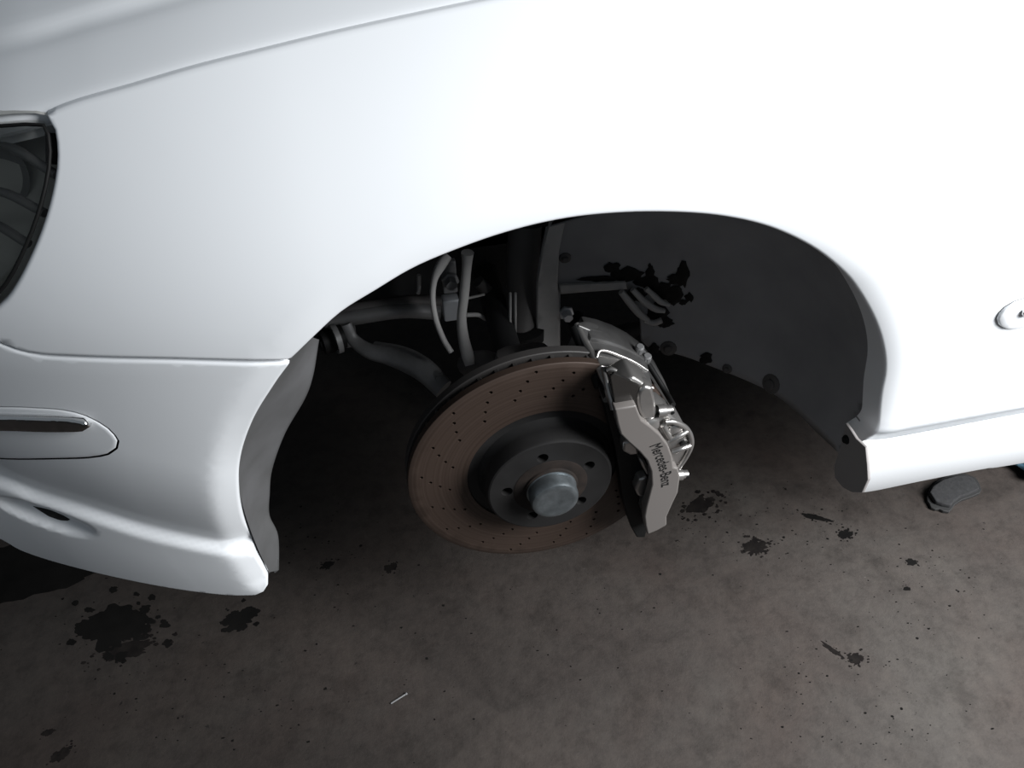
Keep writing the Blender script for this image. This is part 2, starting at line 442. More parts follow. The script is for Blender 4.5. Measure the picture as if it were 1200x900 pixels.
# fender top ledge that carries the hood gap
bm = bmesh.new(); rows = []
for c in cr3: rows.append([bm.verts.new((c.x, c.y+d, c.z-.006-e)) for d, e in ((-.002, .004), (.005, .004), (.012, .01), (.05, .012))])
for p, q in zip(rows, rows[1:]):
    for k in range(3): bm.faces.new((p[k], p[k+1], q[k+1], q[k]))
from_bm('hood_gap_channel', bm, M['shut'], fender, 'grey gap between fender and hood')

# headlight
lamp_px = [[(-150, 170), (-60, 142), (0, 141), (15, 139.5), (40, 139), (52, 141), (60, 151), (64, 180), (61, 212), (51, 252), (36, 292), (16, 332), (-3, 356)], [(-3, 356), (-45, 383), (-110, 372), (-170, 320), (-180, 240), (-150, 170)]]
lamp2d = unseg(lamp_px, Sbase, .006)
headlight = bpy.data.objects.new('headlight', None); COL.objects.link(headlight); headlight.parent = car; headlight.matrix_parent_inverse = car.matrix_world.inverted()
cc = hitS(-20, 240); headlight.location = cc; bpy.context.view_layer.update()
n = normals2(lamp2d); lens2d = [(p[0]-k.x*.004, p[1]-k.y*.004) for p, k in zip(lamp2d, n)]
bm = panel_bm(lens2d, lambda u, v: Vector((u, Sbase(u, v)+.001, v)), .010, [(.001, .001), (.0015, .004)])
from_bm('headlight_lens', bm, M['lens'], headlight, 'smoked clear lens')
bm = panel_bm(lamp2d, lambda u, v: Vector((u, Sbase(u, v)+.06, v)), .012, [(.002, -.008), (.002, -.056)])
from_bm('headlight_housing', bm, M['smoke'], headlight, 'dark grey lamp housing')
bm = bmesh.new(); L3 = [Vector((u, Sbase(u, v)+.002, v)) for u, v in lens2d[::2]]; tube_bm(bm, L3+[L3[0]], .0016, 8)
from_bm('headlight_seal', bm, M['black'], headlight, 'black rubber seal')
lathe('projector', [(.030, -.012), (.033, -.018), (.028, -.016), (.02, -.006), (0, -.001)], hitS(-30, 215)+Vector((.0, .058, -.01)), (.2, 1, -.1), M['steel'], headlight, label='grey lamp reflector')
for k, (p, q) in enumerate([((-60, 195), (58, 222)), ((-60, 262), (45, 268)), ((-60, 300), (25, 305))]):
    a, b = hitS(*p)+Vector((0, .035, 0)), hitS(*q)+Vector((0, .025, 0))
    tube('reflector_rib', [a, (a+b)/2+Vector((0, .006, .012)), b], .004, M['steel'], headlight)
a = hitS(56, 170)+Vector((0, .02, 0)); tube('marker_reflector', [a, hitS(57, 205)+Vector((0, .02, 0))], .006, M['black'], headlight)

# sill
def Ssill(x, z): return Sbase(x, z)-.010+1.9*(z-.450)**2
sill = body_panel('side_sill', [[(1012, 525), (1016, 523), (1045, 520.5), (1100, 510.5), (1200, 491.5), (1500, 437)], [(1500, 490), (1200, 543), (1153, 550), (1083, 563.5), (1030, 574.5), (1012, 577.5)], [(1009, 577), (1014.5, 562), (1014, 545), (1010.5, 526)]], Ssill, M['paint'], r=.004, D=.008, step=.01)
XC = min(hitS(*q, Ssill).x for q in [(1009, 577), (1014, 562), (1013, 545), (1011, 528)])-.006
capo = [at(x, y, 0, XC) for x, y in [(1014, 524), (1003, 514), (996, 503), (991, 496), (987, 513), (981, 535), (977, 546), (978, 560), (987, 571), (998, 577), (1010, 577.5), (1017, 562), (1016, 545)]]
prism('sill_end_cap', capo, (.004, 0, 0), M['endcap'], sill, 0.001, 'grey plastic end cap')
lathe('cap_clip', [(0, -.004), (.004, -.004), (.006, -.001), (.006, .001)], at(992, 515, 0, XC), (1, .0, .0), M['black'], sill, 12)

# side strip with chrome at the rear end of the fender
ss = unseg([[(1169, 372), (1171.5, 366.5), (1177.5, 360.5), (1186, 355.5), (1200, 351), (1300, 325), (1420, 296)], [(1420, 328), (1300, 357), (1200, 380.5), (1186, 383), (1177, 382), (1171, 378)]], Sbase, .004)
bm = panel_bm(ss, lambda u, v: Vector((u, Sbase(u, v)-.004, v)), .008, [(.001, .001), (.0018, .003), (.002, .006)])
fs = from_bm('fender_strip', bm, M['paint'], car, 'white rub strip at the right edge of the fender')
ch = unseg([[(1194, 364), (1196, 360.5), (1202, 357.5), (1300, 332), (1420, 303)], [(1420, 311), (1300, 340), (1202, 365.5), (1196, 366.5)]], Sbase, .004)
bm = panel_bm(ch, lambda u, v: Vector((u, Sbase(u, v)-.0085, v)), .004, [(.0006, .001), (.001, .0025), (.001, .006)])
from_bm('chrome_trim', bm, M['chrome'], fs, 'chrome trim on the fender strip')
bm = panel_bm(ss, lambda u, v: Vector((u, Sbase(u, v)-.0006, v)), .008, [(.0022, 0), (.0022, .002)])
from_bm('strip_seat', bm, M['gap'], fs, 'dark line around the strip')

# ------------------------------------------------------------------ wheel arch liner (rear): a bowl around the wheel
XA, ZA = .098, .479; R0, YB, DB = .385, .12, .25
def rprof(y):
    if y < YB: return R0+.02*(YB-y)*0
    t = min(1, (y-YB)/DB); return R0*math.sqrt(max(0, 1-t**2.6))
prof_s = []; acc = 0; last = None
NS = 400
for i in range(NS+1):          # from pole out to the lip
    if i <= 300:
        a = i/300*pi/2; rr = R0*sin(a)**.9; y = YB+DB*(max(0, 1-(rr/R0)**2))**(1/2.6)
    else: rr = R0; y = YB-(i-300)/100*.072
    if last: acc += hypot(rr-last[0], y-last[1])
    prof_s.append((acc, rr, y)); last = (rr, y)
def bowl(u, v, lift=0.):
    s = hypot(u, v); f = atan2(v, u)
    lo, hi = 0, NS
    while hi-lo > 1:
        m = (lo+hi)//2
        if prof_s[m][0] <= s: lo = m
        else: hi = m
    a, b = prof_s[lo], prof_s[hi]; t = max(0, min(1, (s-a[0])/(b[0]-a[0]+1e-12))); rr = a[1]+(b[1]-a[1])*t; y = a[2]+(b[2]-a[2])*t
    p = Vector((XA+rr*cos(f), y, ZA+rr*sin(f)))
    if lift:
        nr, ny = b[2]-a[2], -(b[1]-a[1]); L = hypot(nr, ny) or 1; p += Vector((nr/L*cos(f), ny/L, nr/L*sin(f)))*lift
    return p
def bowl_uv(px, py):
    def F(p):
        rr = hypot(p.x-XA, p.z-ZA)
        if p.y > YB+DB: return 1.
        return rr-rprof(p.y) if p.y > -.02 else -1.
    p = hit(px, py, F, .5, 2.2); f = atan2(p.z-ZA, p.x-XA); rr = hypot(p.x-XA, p.z-ZA)
    best = min(prof_s, key=lambda q: (q[1]-rr)**2+(q[2]-p.y)**2)
    return Vector((best[0]*cos(f), best[0]*sin(f)))
def bowl_poly(segs, step=.012):
    out = []
    for s in segs: out += [tuple(p) for p in (smooth([bowl_uv(*q) for q in s], step=step) if len(s) > 2 else [bowl_uv(*q) for q in s])]
    return out
SMAX = prof_s[-1][0]
lo = bowl_uv(985, 533); lang = atan2(lo.y, lo.x)
top = bowl_uv(640, 268); tang = atan2(top.y, top.x)
edge = [(SMAX*cos(a), SMAX*sin(a)) for a in [tang+(lang-.02-tang)*i/60 for i in range(61)]]
low = bowl_poly([[(985, 533), (968, 517), (950, 500), (930, 480), (910, 464), (870, 444), (835, 430), (800, 417), (775, 411), (758, 406)], [(752, 400), (750, 370)], [(750, 368), (735, 338)], [(733, 337), (657, 342)], [(657, 345), (657, 412)], [(640, 412), (632, 405), (630, 370), (630, 330), (640, 268)]])
bm = panel_bm(edge+low, lambda u, v: bowl(u, v), .014, [(0, .004)])
liner = from_bm('wheel_arch_liner', bm, M['liner'], car, 'dark grey plastic wheel arch liner')
def patch(name, px, m, lift, parent=liner, label=None, step=.008, thick=.004, curved=True):
    poly = bowl_poly([px], .006) if curved else [tuple(bowl_uv(*q)) for q in px]
    bm = panel_bm(poly, lambda u, v: bowl(u, v, lift), step, [(.0004, thick*.25), (.0008, thick)])
    return from_bm(name, bm, m, parent, label, True)
sgn = 1 if (bowl(.1, .1, .01)-bowl(.1, .1)).y < 0 else -1
def LI(x): return sgn*x
patch('liner_flange', [(663, 250), (655, 290), (653, 330), (655, 370), (655, 408), (640, 410), (629, 405), (628, 370), (630, 330), (636, 290), (646, 250)], M['flange'], LI(.006), label='light grey upright flange', curved=False)
patch('opening_rim', [(655, 332), (690, 330.5), (732, 328), (735, 336), (690, 339), (656, 342)], M['flange'], LI(.006), label='grey rim above the opening', curved=False)
random.seed(3)
def blob_px(cx, cy, rx, ry, n=16, j=.35): return [(cx+rx*(1+random.uniform(-j, j))*cos(2*pi*k/n), cy+ry*(1+random.uniform(-j, j))*sin(2*pi*k/n)) for k in range(n)]
grease = [(718, 313, 9, 6), (735, 322, 18, 8), (760, 330, 14, 9), (775, 340, 14, 10), (790, 345, 10, 12), (800, 322, 7, 13), (762, 318, 4, 8), (808, 348, 5, 5), (801, 354, 4, 3), (790, 327, 8, 5), (700, 326, 22, 3), (770, 366, 12, 16), (767, 408, 5, 5), (828, 420, 8, 6), (745, 345, 10, 8), (781, 377, 8, 6)]
for g in grease: patch('grease_splash', blob_px(*g), M['black'], LI(.002), thick=.001, label='black grease splash' )
for k, (px, wd) in enumerate([([(727, 337), (737, 349), (749, 363), (760, 371)], .0095), ([(741, 334), (753, 347), (767, 357), (779, 360)], .0085), ([(757, 333), (766, 342), (775, 349), (785, 353)], .0075), ([(756, 371), (766, 374), (776, 371)], .0075)]):
    pts = [bowl(*bowl_uv(*q), LI(.010)) for q in px]
    tube('louvre', pts, [wd*.5, wd*.62, wd*.62, wd*.4][:len(pts)], M['flange'], liner, 8)
for q, r in [((783, 408), .010), ((904, 450), .012), ((852, 432), .006), ((662, 302), .007), ((1003, 505), .006)][:4]:
    c = bowl(*bowl_uv(*q)); d = (bowl(*bowl_uv(*q), LI(.01))-c).normalized()
    lathe('liner_clip', [(r*1.3, 0), (r*1.2, .002), (r*.7, .003), (r*.65, .006), (r*.5, .007), (0, .0065)], c, d, M['cap'], liner, 14)

# front liner: narrow dusty strip behind the bumper edge
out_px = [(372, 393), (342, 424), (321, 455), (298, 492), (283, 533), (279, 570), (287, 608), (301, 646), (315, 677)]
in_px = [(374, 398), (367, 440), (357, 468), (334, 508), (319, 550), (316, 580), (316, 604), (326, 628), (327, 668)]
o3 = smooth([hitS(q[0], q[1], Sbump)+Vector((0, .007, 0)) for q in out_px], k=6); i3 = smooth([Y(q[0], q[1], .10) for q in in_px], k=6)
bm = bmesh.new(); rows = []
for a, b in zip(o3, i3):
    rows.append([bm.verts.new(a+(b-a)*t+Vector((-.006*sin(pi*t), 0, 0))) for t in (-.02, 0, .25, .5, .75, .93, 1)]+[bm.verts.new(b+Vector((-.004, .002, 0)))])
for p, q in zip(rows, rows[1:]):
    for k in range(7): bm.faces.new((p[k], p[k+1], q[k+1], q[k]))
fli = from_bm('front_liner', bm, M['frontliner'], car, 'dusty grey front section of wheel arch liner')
tab = [Y(x, y, .098) for x, y in [(313, 660), (327, 655), (326, 669), (322, 672), (319, 668), (315, 673)]]
prism('liner_tab', tab, (0, .003, 0), M['frontliner'], fli, .0006)

# ------------------------------------------------------------------ underbody that closes the wheel well
ub = box('floor_pan', (-.62, .62, .36), (1.3, 1.75, .44), M['dark'], car, label='black underbody')
box('inner_wing', (-.62, .50, .50), (.62, .53, .96), M['dark'], car, label='dark inner wing wall')
box('front_light_block', (-.62, .30, .45), (-.58, 1.75, .93), M['dark'], car)  # unseen plate added to keep light out of the open front end
box('inner_sill', (.50, .10, .40), (1.3, .62, .46), M['dark'], car)
box('chassis_rail', (-.60, .50, .42), (.50, .60, .52), M['dark'], car)
box('far_side', (-.62, 1.75, .34), (1.3, 1.80, 1.05), M['dark'], car)
box('rear_bulkhead', (1.27, .06, .40), (1.3, 1.75, 1.05), M['dark'], car)

# ------------------------------------------------------------------ suspension seen through the arch
sus = bpy.data.objects.new('suspension', None); COL.objects.link(sus); sus.parent = car; sus.matrix_parent_inverse = car.matrix_world.inverted(); sus.location = (.1, .35, .42)
bpy.context.view_layer.update()
tube('control_arm', [Y(405, 380, .44), Y(414, 398, .43), Y(432, 411, .41), Y(455, 416, .39), Y(480, 424, .36), Y(500, 436, .33), Y(520, 456, .30)], [.009, .010, .012, .015, .018, .018, .016], M['steel'], sus, 12, 'curved grey control arm', flat=.6)
tube('arm_web', [Y(440, 405, .42), Y(468, 410, .39), Y(492, 420, .36), Y(515, 442, .31)], .007, M['steel'], sus, 10)
lathe('arm_bushing', [(0, -.02), (.012, -.02), (.012, -.016), (.019, -.016), (.019, .018), (.012, .018), (0, .02)], Y(389, 398, .43), (1, .3, 0), M['black'], sus, 20)
lathe('bushing_ring', [(.019, -.004), (.023, -.004), (.023, .004), (.019, .004)], Y(394, 397, .42), (1, .3, 0), M['steel'], sus, 24, closed=True)
box('arm_bracket', tuple(Y(398, 410, .46)), tuple(Y(416, 385, .46)+Vector((0, .02, 0))), M['steel'], sus, .003)
tube('cross_rail', [Y(380, 378, .47), Y(420, 371, .47), Y(470, 364, .47), Y(515, 366, .47)], .013, M['steel'], sus, 10)
tube('cross_rail', [Y(395, 366, .48), Y(430, 360, .48), Y(480, 354, .48), Y(520, 354, .48)], .010, M['cap'], sus, 10)
tube('brake_hose', [Y(524, 300, .36), Y(516, 312, .35), Y(509, 328, .34), Y(507, 350, .33), Y(511, 375, .32), Y(520, 398, .31), Y(529, 413, .30)], [.007, .007, .0045, .004, .004, .004, .004], M['flange'], sus, 10, 'grey brake hose')
tube('link_rod', [Y(548, 296, .36), Y(547, 312, .36), Y(544, 345, .35), Y(541, 372, .34), Y(543, 395, .33), Y(548, 416, .31), Y(551, 428, .30)], [.009, .007, .007, .007, .008, .009, .007], M['flange'], sus, 10, 'pale grey link rod')
br = box('sensor_bracket', tuple(Y(521, 378, .38)), tuple(Y(538, 351, .38)+Vector((0, .02, 0))), M['silver'], sus, .003, 'bright zinc bracket')
lathe('bracket_bolt', [(0, -.012), (.008, -.012), (.009, -.008), (.009, 0), (.013, .001), (.013, .006)], Y(528, 330, .38), (0, 1, 0), M['steel'], sus, 6)
box('bracket_plate', tuple(Y(520, 345, .39)), tuple(Y(534, 306, .39)+Vector((0, .01, 0))), M['steel'], sus, .002)
tube('brake_line', [Y(545, 350, .40), Y(555, 348, .40), Y(568, 345, .40)], .002, M['flange'], sus, 6)
tube('brake_line', [Y(547, 369, .40), Y(560, 369, .40), Y(568, 373, .40), Y(576, 375, .40), Y(585, 371, .41)], .0035, M['flange'], sus, 8)
tube('strut', [Y(616, 262, .42), Y(613, 300, .41), Y(612, 350, .40), Y(612, 415, .36)], .024, M['cap'], sus, 20, 'black damper strut')
lathe('strut_boot', [(.020, 0), (.034, .0), (.034, .02), (.022, .025)], Y(612, 395, .375), (0, 0, 1), M['black'], sus, 20)
for x in (598, 604): tube('strut_pipe', [Y(x, 343, .375), Y(x, 390, .36)], .002, M['flange'], sus, 6)
tube('sway_bar', [Y(560, 330, .44), Y(580, 350, .44), Y(596, 362, .44)], .010, M['cap'], sus, 10)
tube('lower_arm', [Y(545, 428, .33), Y(575, 425, .30), Y(640, 470, .24)], .016, M['cap'], sus, 10)
box('steering_knuckle', (.05, .15, .36), (.13, .24, .52), M['cap'], sus, .02)
tube('upper_arm', [Y(672, 372, .42), Y(700, 395, .38), Y(745, 385, .44)], .014, M['black'], sus, 10)
lathe('arm_bolt', [(0, -.012), (.007, -.012), (.008, -.008), (.008, 0), (.012, .001), (.012, .004)], Y(664, 368, .36), (0, 1, 0), M['silver'], sus, 6)
tube('drive_shaft', [(.09, .2, .42), (.09, .6, .46)], .02, M['dark'], sus, 14)
tube('drop_wire', [Y(491, 322, .45), Y(491, 336, .45), Y(490, 344, .44)], .003, M['flange'], sus, 6)

# ------------------------------------------------------------------ brake disc and hub
XD, YD, ZD, RD = .0899, .0976, .42, .1725
disc = bpy.data.objects.new('brake_disc', None); COL.objects.link(disc); disc.parent = car; disc.matrix_parent_inverse = car.matrix_world.inverted(); disc.location = (XD, YD, ZD)
bpy.context.view_layer.update()
groups = [(94, .164), (114, .157), (132, .162), (153, .153), (172, .156), (194, .151), (213, .157), (236, .153), (253, .162), (275, .157), (292, .163), (313, .154), (332, .160), (351, .155), (10, .162), (29, .155), (46, .162), (62, .156), (78, .157)]
hs = []
for a, r in groups:
    for k in range(4):
        t = radians(a+4.1*k); q = r-.0112*k
        hs.append([(q*cos(t)+.0023*cos(2*pi*j/8), q*sin(t)+.0023*sin(2*pi*j/8)) for j in range(8)])
ringo = [(RD*cos(2*pi*k/120), RD*sin(2*pi*k/120)) for k in range(120)]
ringi = [(.099*cos(2*pi*k/64), .099*sin(2*pi*k/64)) for k in range(64)]
bm = panel_bm([(x*.994, y*.994) for x, y in ringo], lambda u, v: Vector((u, 0, v)), .012, [(.001, .0008), (.001, .010)], holes=[ringi]+hs, hole_depth=.010)
def local(o, c): o.parent = disc; o.matrix_parent_inverse = Matrix(); o.location = (0, 0, 0); return o
local(from_bm('rotor_face', bm, M['rotor'], None, 'brown worn drilled friction face', True, 40), disc)
ax = (0, 1, 0); C0 = (XD, YD, ZD)
lathe('rotor_rear_plate', [(.1, .020), (RD-.001, .020), (RD, .021), (RD, .031), (.1, .031)], C0, ax, M['rim'], disc, 96, 'dark rear plate of vented disc', closed=True)
lathe('rotor_inner_wall', [(.099, .0102), (RD-.012, .0102)], C0, ax, M['dark'], disc, 64)
bm = bmesh.new()
for k in range(48):      # cooling vanes between the plates
    a = 2*pi*k/48; e = .02
    for r_a, r_b in ((.11, RD-.004),):
        p = [Vector((XD+r*cos(a+s), YD+d, ZD+r*sin(a+s))) for r, s in ((r_a, 0), (r_b, .05), (r_b, .075), (r_a, .03)) for d in (.0103, .0199)]
        v = [bm.verts.new(q) for q in p]
        for f in ((0, 2, 3, 1), (2, 4, 5, 3), (4, 6, 7, 5), (6, 0, 1, 7)): bm.faces.new([v[i] for i in f])
v_ = from_bm('cooling_vanes', bm, M['rim'], disc, None, False); v_['kind'] = 'stuff'
# hat: grooved step, wall, face with five lug holes
lathe('disc_hat', [(.0995, 0), (.0985, .003), (.092, .004), (.086, .003), (.0815, -.003), (.080, -.010), (.0795, -.027), (.0785, -.0297), (.0765, -.0307)], C0, ax, M['hub'], disc, 96, 'dark grey disc hat')
lugs = [[(.055*cos(radians(a))+.0072*cos(2*pi*j/16), .055*sin(radians(a))+.0072*sin(2*pi*j/16)) for j in range(16)] for a in (101, 29, -43, -115, 175)]
ho = [(.0765*cos(2*pi*k/72), .0765*sin(2*pi*k/72)) for k in range(72)]; hi_ = [(.0335*cos(2*pi*k/48), .0335*sin(2*pi*k/48)) for k in range(48)]
bm = panel_bm(ho, lambda u, v: Vector((u, -.0307, v)), .010, holes=[hi_]+lugs, hole_depth=.014)
local(from_bm('hat_face', bm, M['hub'], None, 'dark hub face with five lug holes', True, 30), disc)
for a in (101, 29, -43, -115, 175):
    lathe('lug_thread', [(0, 0), (.0072, 0), (.0072, .001)], (XD+.055*cos(radians(a)), YD-.020, ZD+.055*sin(radians(a))), ax, M['black'], disc, 16)
lathe('hub_bore', [(.047, -.0309), (.046, -.0315), (.0345, -.0322), (.0335, -.0345), (.0315, -.0355), (.0310, -.033), (.0300, -.033), (.0300, -.015)], C0, ax, M['rust'], disc, 48, 'rust-stained hub bore')
lathe('grease_cap', [(.0315, -.030), (.0315, -.036), (.0300, -.0365), (.0300, -.051), (.0285, -.0548), (.0255, -.0562), (.022, -.0560), (.012, -.0550), (0, -.0547)], C0, ax, M['zinc'], disc, 48, 'galvanised grease cap')

# ------------------------------------------------------------------ caliper
cal = bpy.data.objects.new('brake_caliper', None); COL.objects.link(cal); cal.parent = car; cal.matrix_parent_inverse = car.matrix_world.inverted(); cal.location = (.24, .1, .45)
cal['label'] = 'silver brake caliper with black lettering'
bpy.context.view_layer.update()
def Z(a, b, y): return Y(640+a/3.214, 360+b/3.214, y)
YF = .040
face = [(258, 385), (300, 378), (340, 371), (350, 398), (362, 426), (395, 450), (430, 480), (460, 520), (475, 560), (481, 604), (498, 608), (505, 640), (497, 700), (480, 735), (455, 790), (455, 822), (420, 842), (382, 858), (374, 825), (370, 790), (376, 755), (385, 720), (398, 670), (395, 620), (380, 580), (350, 545), (310, 510), (280, 480), (268, 440)]
prism('caliper_face', [Z(a, b, YF) for a, b in face], (0, .014, 0), M['calpaint'], cal, .0022, 'grey painted outer face', 3)
body = [(258, 300), (330, 262), (400, 305), (415, 385), (450, 392), (490, 425), (530, 462), (547, 515), (520, 570), (492, 612), (500, 640), (494, 700), (478, 735), (452, 790), (450, 815), (384, 850), (374, 790), (389, 720), (402, 670), (399, 620), (384, 580), (352, 548), (312, 512), (282, 482), (262, 400)]
prism('caliper_body', [Z(a, b, .0535) for a, b in body], (0, .036, 0), M['alloy'], cal, .004, None, 3)
# bridge over the disc edge: a conical strip, cut to its outline
def rcone(y): return .170+.16*(y-.05)
def cone_uv(a, b):
    p = hit(640+a/3.214, 360+b/3.214, lambda p: rcone(p.y)-hypot(p.x-XD, p.z-ZD) if p.z > .42 else -1, .4, 1.6)
    f = atan2(p.z-ZD, p.x-XD); return (f*.18, p.y)
def cone(u, v, lift=0):
    r = rcone(v)+lift; f = u/.18; return Vector((XD+r*cos(f), v, ZD+r*sin(f)))
def cone_patch(name, px, m, lift, thick, parent=cal, label=None, step=.006, rnd=.0015):
    poly = [tuple(p) for p in smooth([Vector(cone_uv(*q)) for q in px], step=.005, closed=True)] if len(px) > 8 else [cone_uv(*q) for q in px]
    def inw(u, v): f = u/.18; return Vector((-cos(f), 0, -sin(f)))
    bm = panel_bm(poly, lambda u, v: cone(u, v, lift), step, [(rnd*.6, rnd*.25), (rnd*.9, rnd*.6), (rnd, rnd*1.2), (rnd, thick)], inw)
    return from_bm(name, bm, m, parent, label, True)
def dens(pts, n=4):
    out = []
    for i, p in enumerate(pts):
        q = pts[(i+1) % len(pts)]
        for k in range(n): out.append((p[0]+(q[0]-p[0])*k/n, p[1]+(q[1]-p[1])*k/n))
    return out
def cone_patch_s(name, px, *a, **k): return cone_patch(name, dens(px, 5), *a, **k)
# the bridge is the same strip built from straight sections between its left and right edges
def strip_mesh(name, left, right, m, parent, thick, label=None, nu=10, bulge=.004):
    bm = bmesh.new(); rows = []
    L = smooth(left, k=4); R_ = smooth(right, k=4)
    for a, b in zip(L, R_):
        row = []
        for i in range(nu+1):
            t = i/nu; p = a+(b-a)*t
            d = Vector((p.x-XD, 0, p.z-ZD)); r = d.length; ra = hypot(a.x-XD, a.z-ZD); rb = hypot(b.x-XD, b.z-ZD)
            p = p+d.normalized()*(ra+(rb-ra)*t-r)
            row.append(p)
        rows.append(row)
    top = [[bm.verts.new(p) for p in r] for r in rows]
    bot = [[bm.verts.new(p-Vector((p.x-XD, 0, p.z-ZD)).normalized()*thick) for p in r] for r in rows]
    n, k = len(rows), nu+1
    for i in range(n-1):
        for j in range(nu):
            bm.faces.new((top[i][j], top[i][j+1], top[i+1][j+1], top[i+1][j])); bm.faces.new((bot[i][j], bot[i+1][j], bot[i+1][j+1], bot[i][j+1]))
        for j in (0, nu): bm.faces.new((top[i][j], top[i+1][j], bot[i+1][j], bot[i][j]))
    for i in (0, n-1):
        for j in range(nu): bm.faces.new((top[i][j], top[i][j+1], bot[i][j+1], bot[i][j]))
    bmesh.ops.recalc_face_normals(bm, faces=bm.faces[:])
    ed = [e for e in bm.edges if len(e.link_faces) == 2 and e.calc_face_angle(0) > radians(55)]
    bmesh.ops.bevel(bm, geom=ed, offset=.0025, segments=3, profile=.5, affect='EDGES', clamp_overlap=True)
    return from_bm(name, bm, m, parent, label, True, 40)
strip_mesh('caliper_bridge', [Z(116, 62, .155), Z(160, 140, .130), Z(196, 205, .105), Z(222, 270, .085), Z(240, 320, .070)],
           [Z(378, 190, .150), Z(386, 225, .125), Z(394, 258, .105), Z(402, 290, .085), Z(408, 330, .066)], M['brushed'], cal, .018, 'dull grey bridge across the disc edge')
strip_mesh('bridge_end', [Z(118, 58, .158), Z(150, 50, .162), Z(200, 65, .165), Z(285, 112, .160), Z(340, 152, .155)], [Z(120, 66, .150), Z(160, 85, .148), Z(215, 110, .146), Z(300, 150, .145), Z(355, 185, .145)], M['brushed'], cal, .02, nu=3)
# raised bright band
strip_mesh('bridge_band', [Z(192, 180, .112), Z(197, 205, .102), Z(207, 222, .095)], [Z(380, 240, .112), Z(386, 262, .104), Z(390, 282, .097)], M['alloy'], cal, .006, 'bright raised band', 10)
tube('bridge_edge', [Z(114, 62, .157), Z(150, 135, .134), Z(190, 210, .106), Z(218, 280, .084), Z(248, 372, .056)], [.003, .0042, .0042, .0042, .003], M['alloy'], cal, 10, 'bright left edge of the bridge')
tube('pad_edge', [Z(108, 74, .158), Z(140, 150, .136), Z(176, 225, .110), Z(204, 300, .088)], .0075, M['black'], cal, 10, 'black pad edge beside the bridge')
tube('band_ridge', [Z(190, 190, .110), Z(200, 166, .116), Z(225, 164, .118), Z(270, 180, .117), Z(330, 206, .115), Z(380, 238, .112)], .0022, M['alloy'], cal, 8)
tube('pocket_ridge', [Z(252, 384, .052), Z(240, 330, .060), Z(228, 280, .070), Z(214, 236, .085)], [.0035, .0035, .003, .002], M['alloy'], cal, 10)
tube('pocket_ridge', [Z(228, 236, .080), Z(248, 234, .078), Z(290, 256, .072), Z(345, 285, .066), Z(402, 305, .062)], [.0022, .003, .003, .003, .002], M['alloy'], cal, 10)
prism('pocket_plate', [Z(a, b, .0500) for a, b in [(240, 262), (258, 248), (300, 268), (352, 294), (346, 330), (344, 370), (300, 376), (262, 384)]], (0, .004, 0), M['mirror'], cal, .0012, 'dark mirror pocket')
prism('caliper_facet', [Z(a, b, .048) for a, b in [(344, 335), (352, 315), (372, 298), (402, 305), (412, 345), (417, 400), (414, 425), (362, 425), (350, 396), (343, 365)]], (0, .02, 0), M['alloy'], cal, .004, 'polished facet', 4)
for (a, b), r, y in [((396, 455), 37, .044), ((490, 470), 34, .050)]:
    c = Z(a, b, y); rr = (Z(a+r, b, y)-c).length
    lathe('piston_boss', [(0, 0), (rr*.55, 0), (rr*.85, .002), (rr, .007), (rr, .04)], c, (0, 1, 0), M['alloy'], cal, 32)
tube('boss_rim', [Z(448, 432, .050), Z(480, 432, .050), Z(520, 450, .052), Z(542, 480, .053), Z(546, 520, .053), Z(525, 565, .053), Z(496, 606, .052)], .0035, M['alloy'], cal, 10)
for a, b in [((462, 506), (530, 468)), ((476, 545), (540, 522)), ((440, 445), (470, 500))]:
    tube('boss_rib', [Z(*a, .048), Z((a[0]+b[0])/2, (a[1]+b[1])/2, .047), Z(*b, .050)], .0035, M['alloy'], cal, 10)
c = Z(517, 518, .050); lathe('boss_hole', [(0, 0), (.004, 0), (.004, .004)], c, (0, 1, 0), M['black'], cal, 14)
# bleed fittings
for (a, b), (a2, b2) in [((488, 632), (533, 628)), ((418, 392), (476, 386))]:
    p, q = Z(a, b, .052), Z(a2, b2, .052); d = (q-p); L_ = d.length
    lathe('bleed_fitting', [(.0075, 0), (.0075, L_*.5), (.0055, L_*.55), (.0055, L_*.95), (.003, L_), (0, L_)], p, d, M['alloy'], cal, 16)
    lathe('fitting_hole', [(0, -.0004), (.0022, -.0004), (.0028, 0)], q+Vector((-.002, -.0052, 0)), (0, 1, 0), M['black'], cal, 10)
tube('bridge_pipe', [Z(385, 215, .130), Z(420, 270, .115), Z(450, 320, .10), Z(478, 368, .075)], .0035, M['black'], cal, 10, 'black bridge pipe')
tube('bridge_pipe', [Z(340, 155, .150), Z(360, 170, .150), Z(385, 200, .135)], .0045, M['steel'], cal, 10)
for (a, b), r in [((350, 160), 12), ((378, 195), 12)]:
    lathe('bridge_bolt', [(0, -.008), (.004, -.008), (.0055, -.006), (.0055, .004)], Z(a, b, .140), (0, .3, -1), M['steel'], cal, 10)
# inboard half of the caliper behind the disc
def arcpts(r0_, r1_, a0, a1, y, n=14):
    o = [Vector((XD+r1_*cos(radians(a0+(a1-a0)*i/n)), y, ZD+r1_*sin(radians(a0+(a1-a0)*i/n)))) for i in range(n+1)]
    return o+[Vector((XD+r0_*cos(radians(a1+(a0-a1)*i/n)), y, ZD+r0_*sin(radians(a1+(a0-a1)*i/n)))) for i in range(n+1)]
prism('inboard_half', arcpts(.118, .183, -32, 70, .134), (0, .045, 0), M['brushed'], cal, .004)
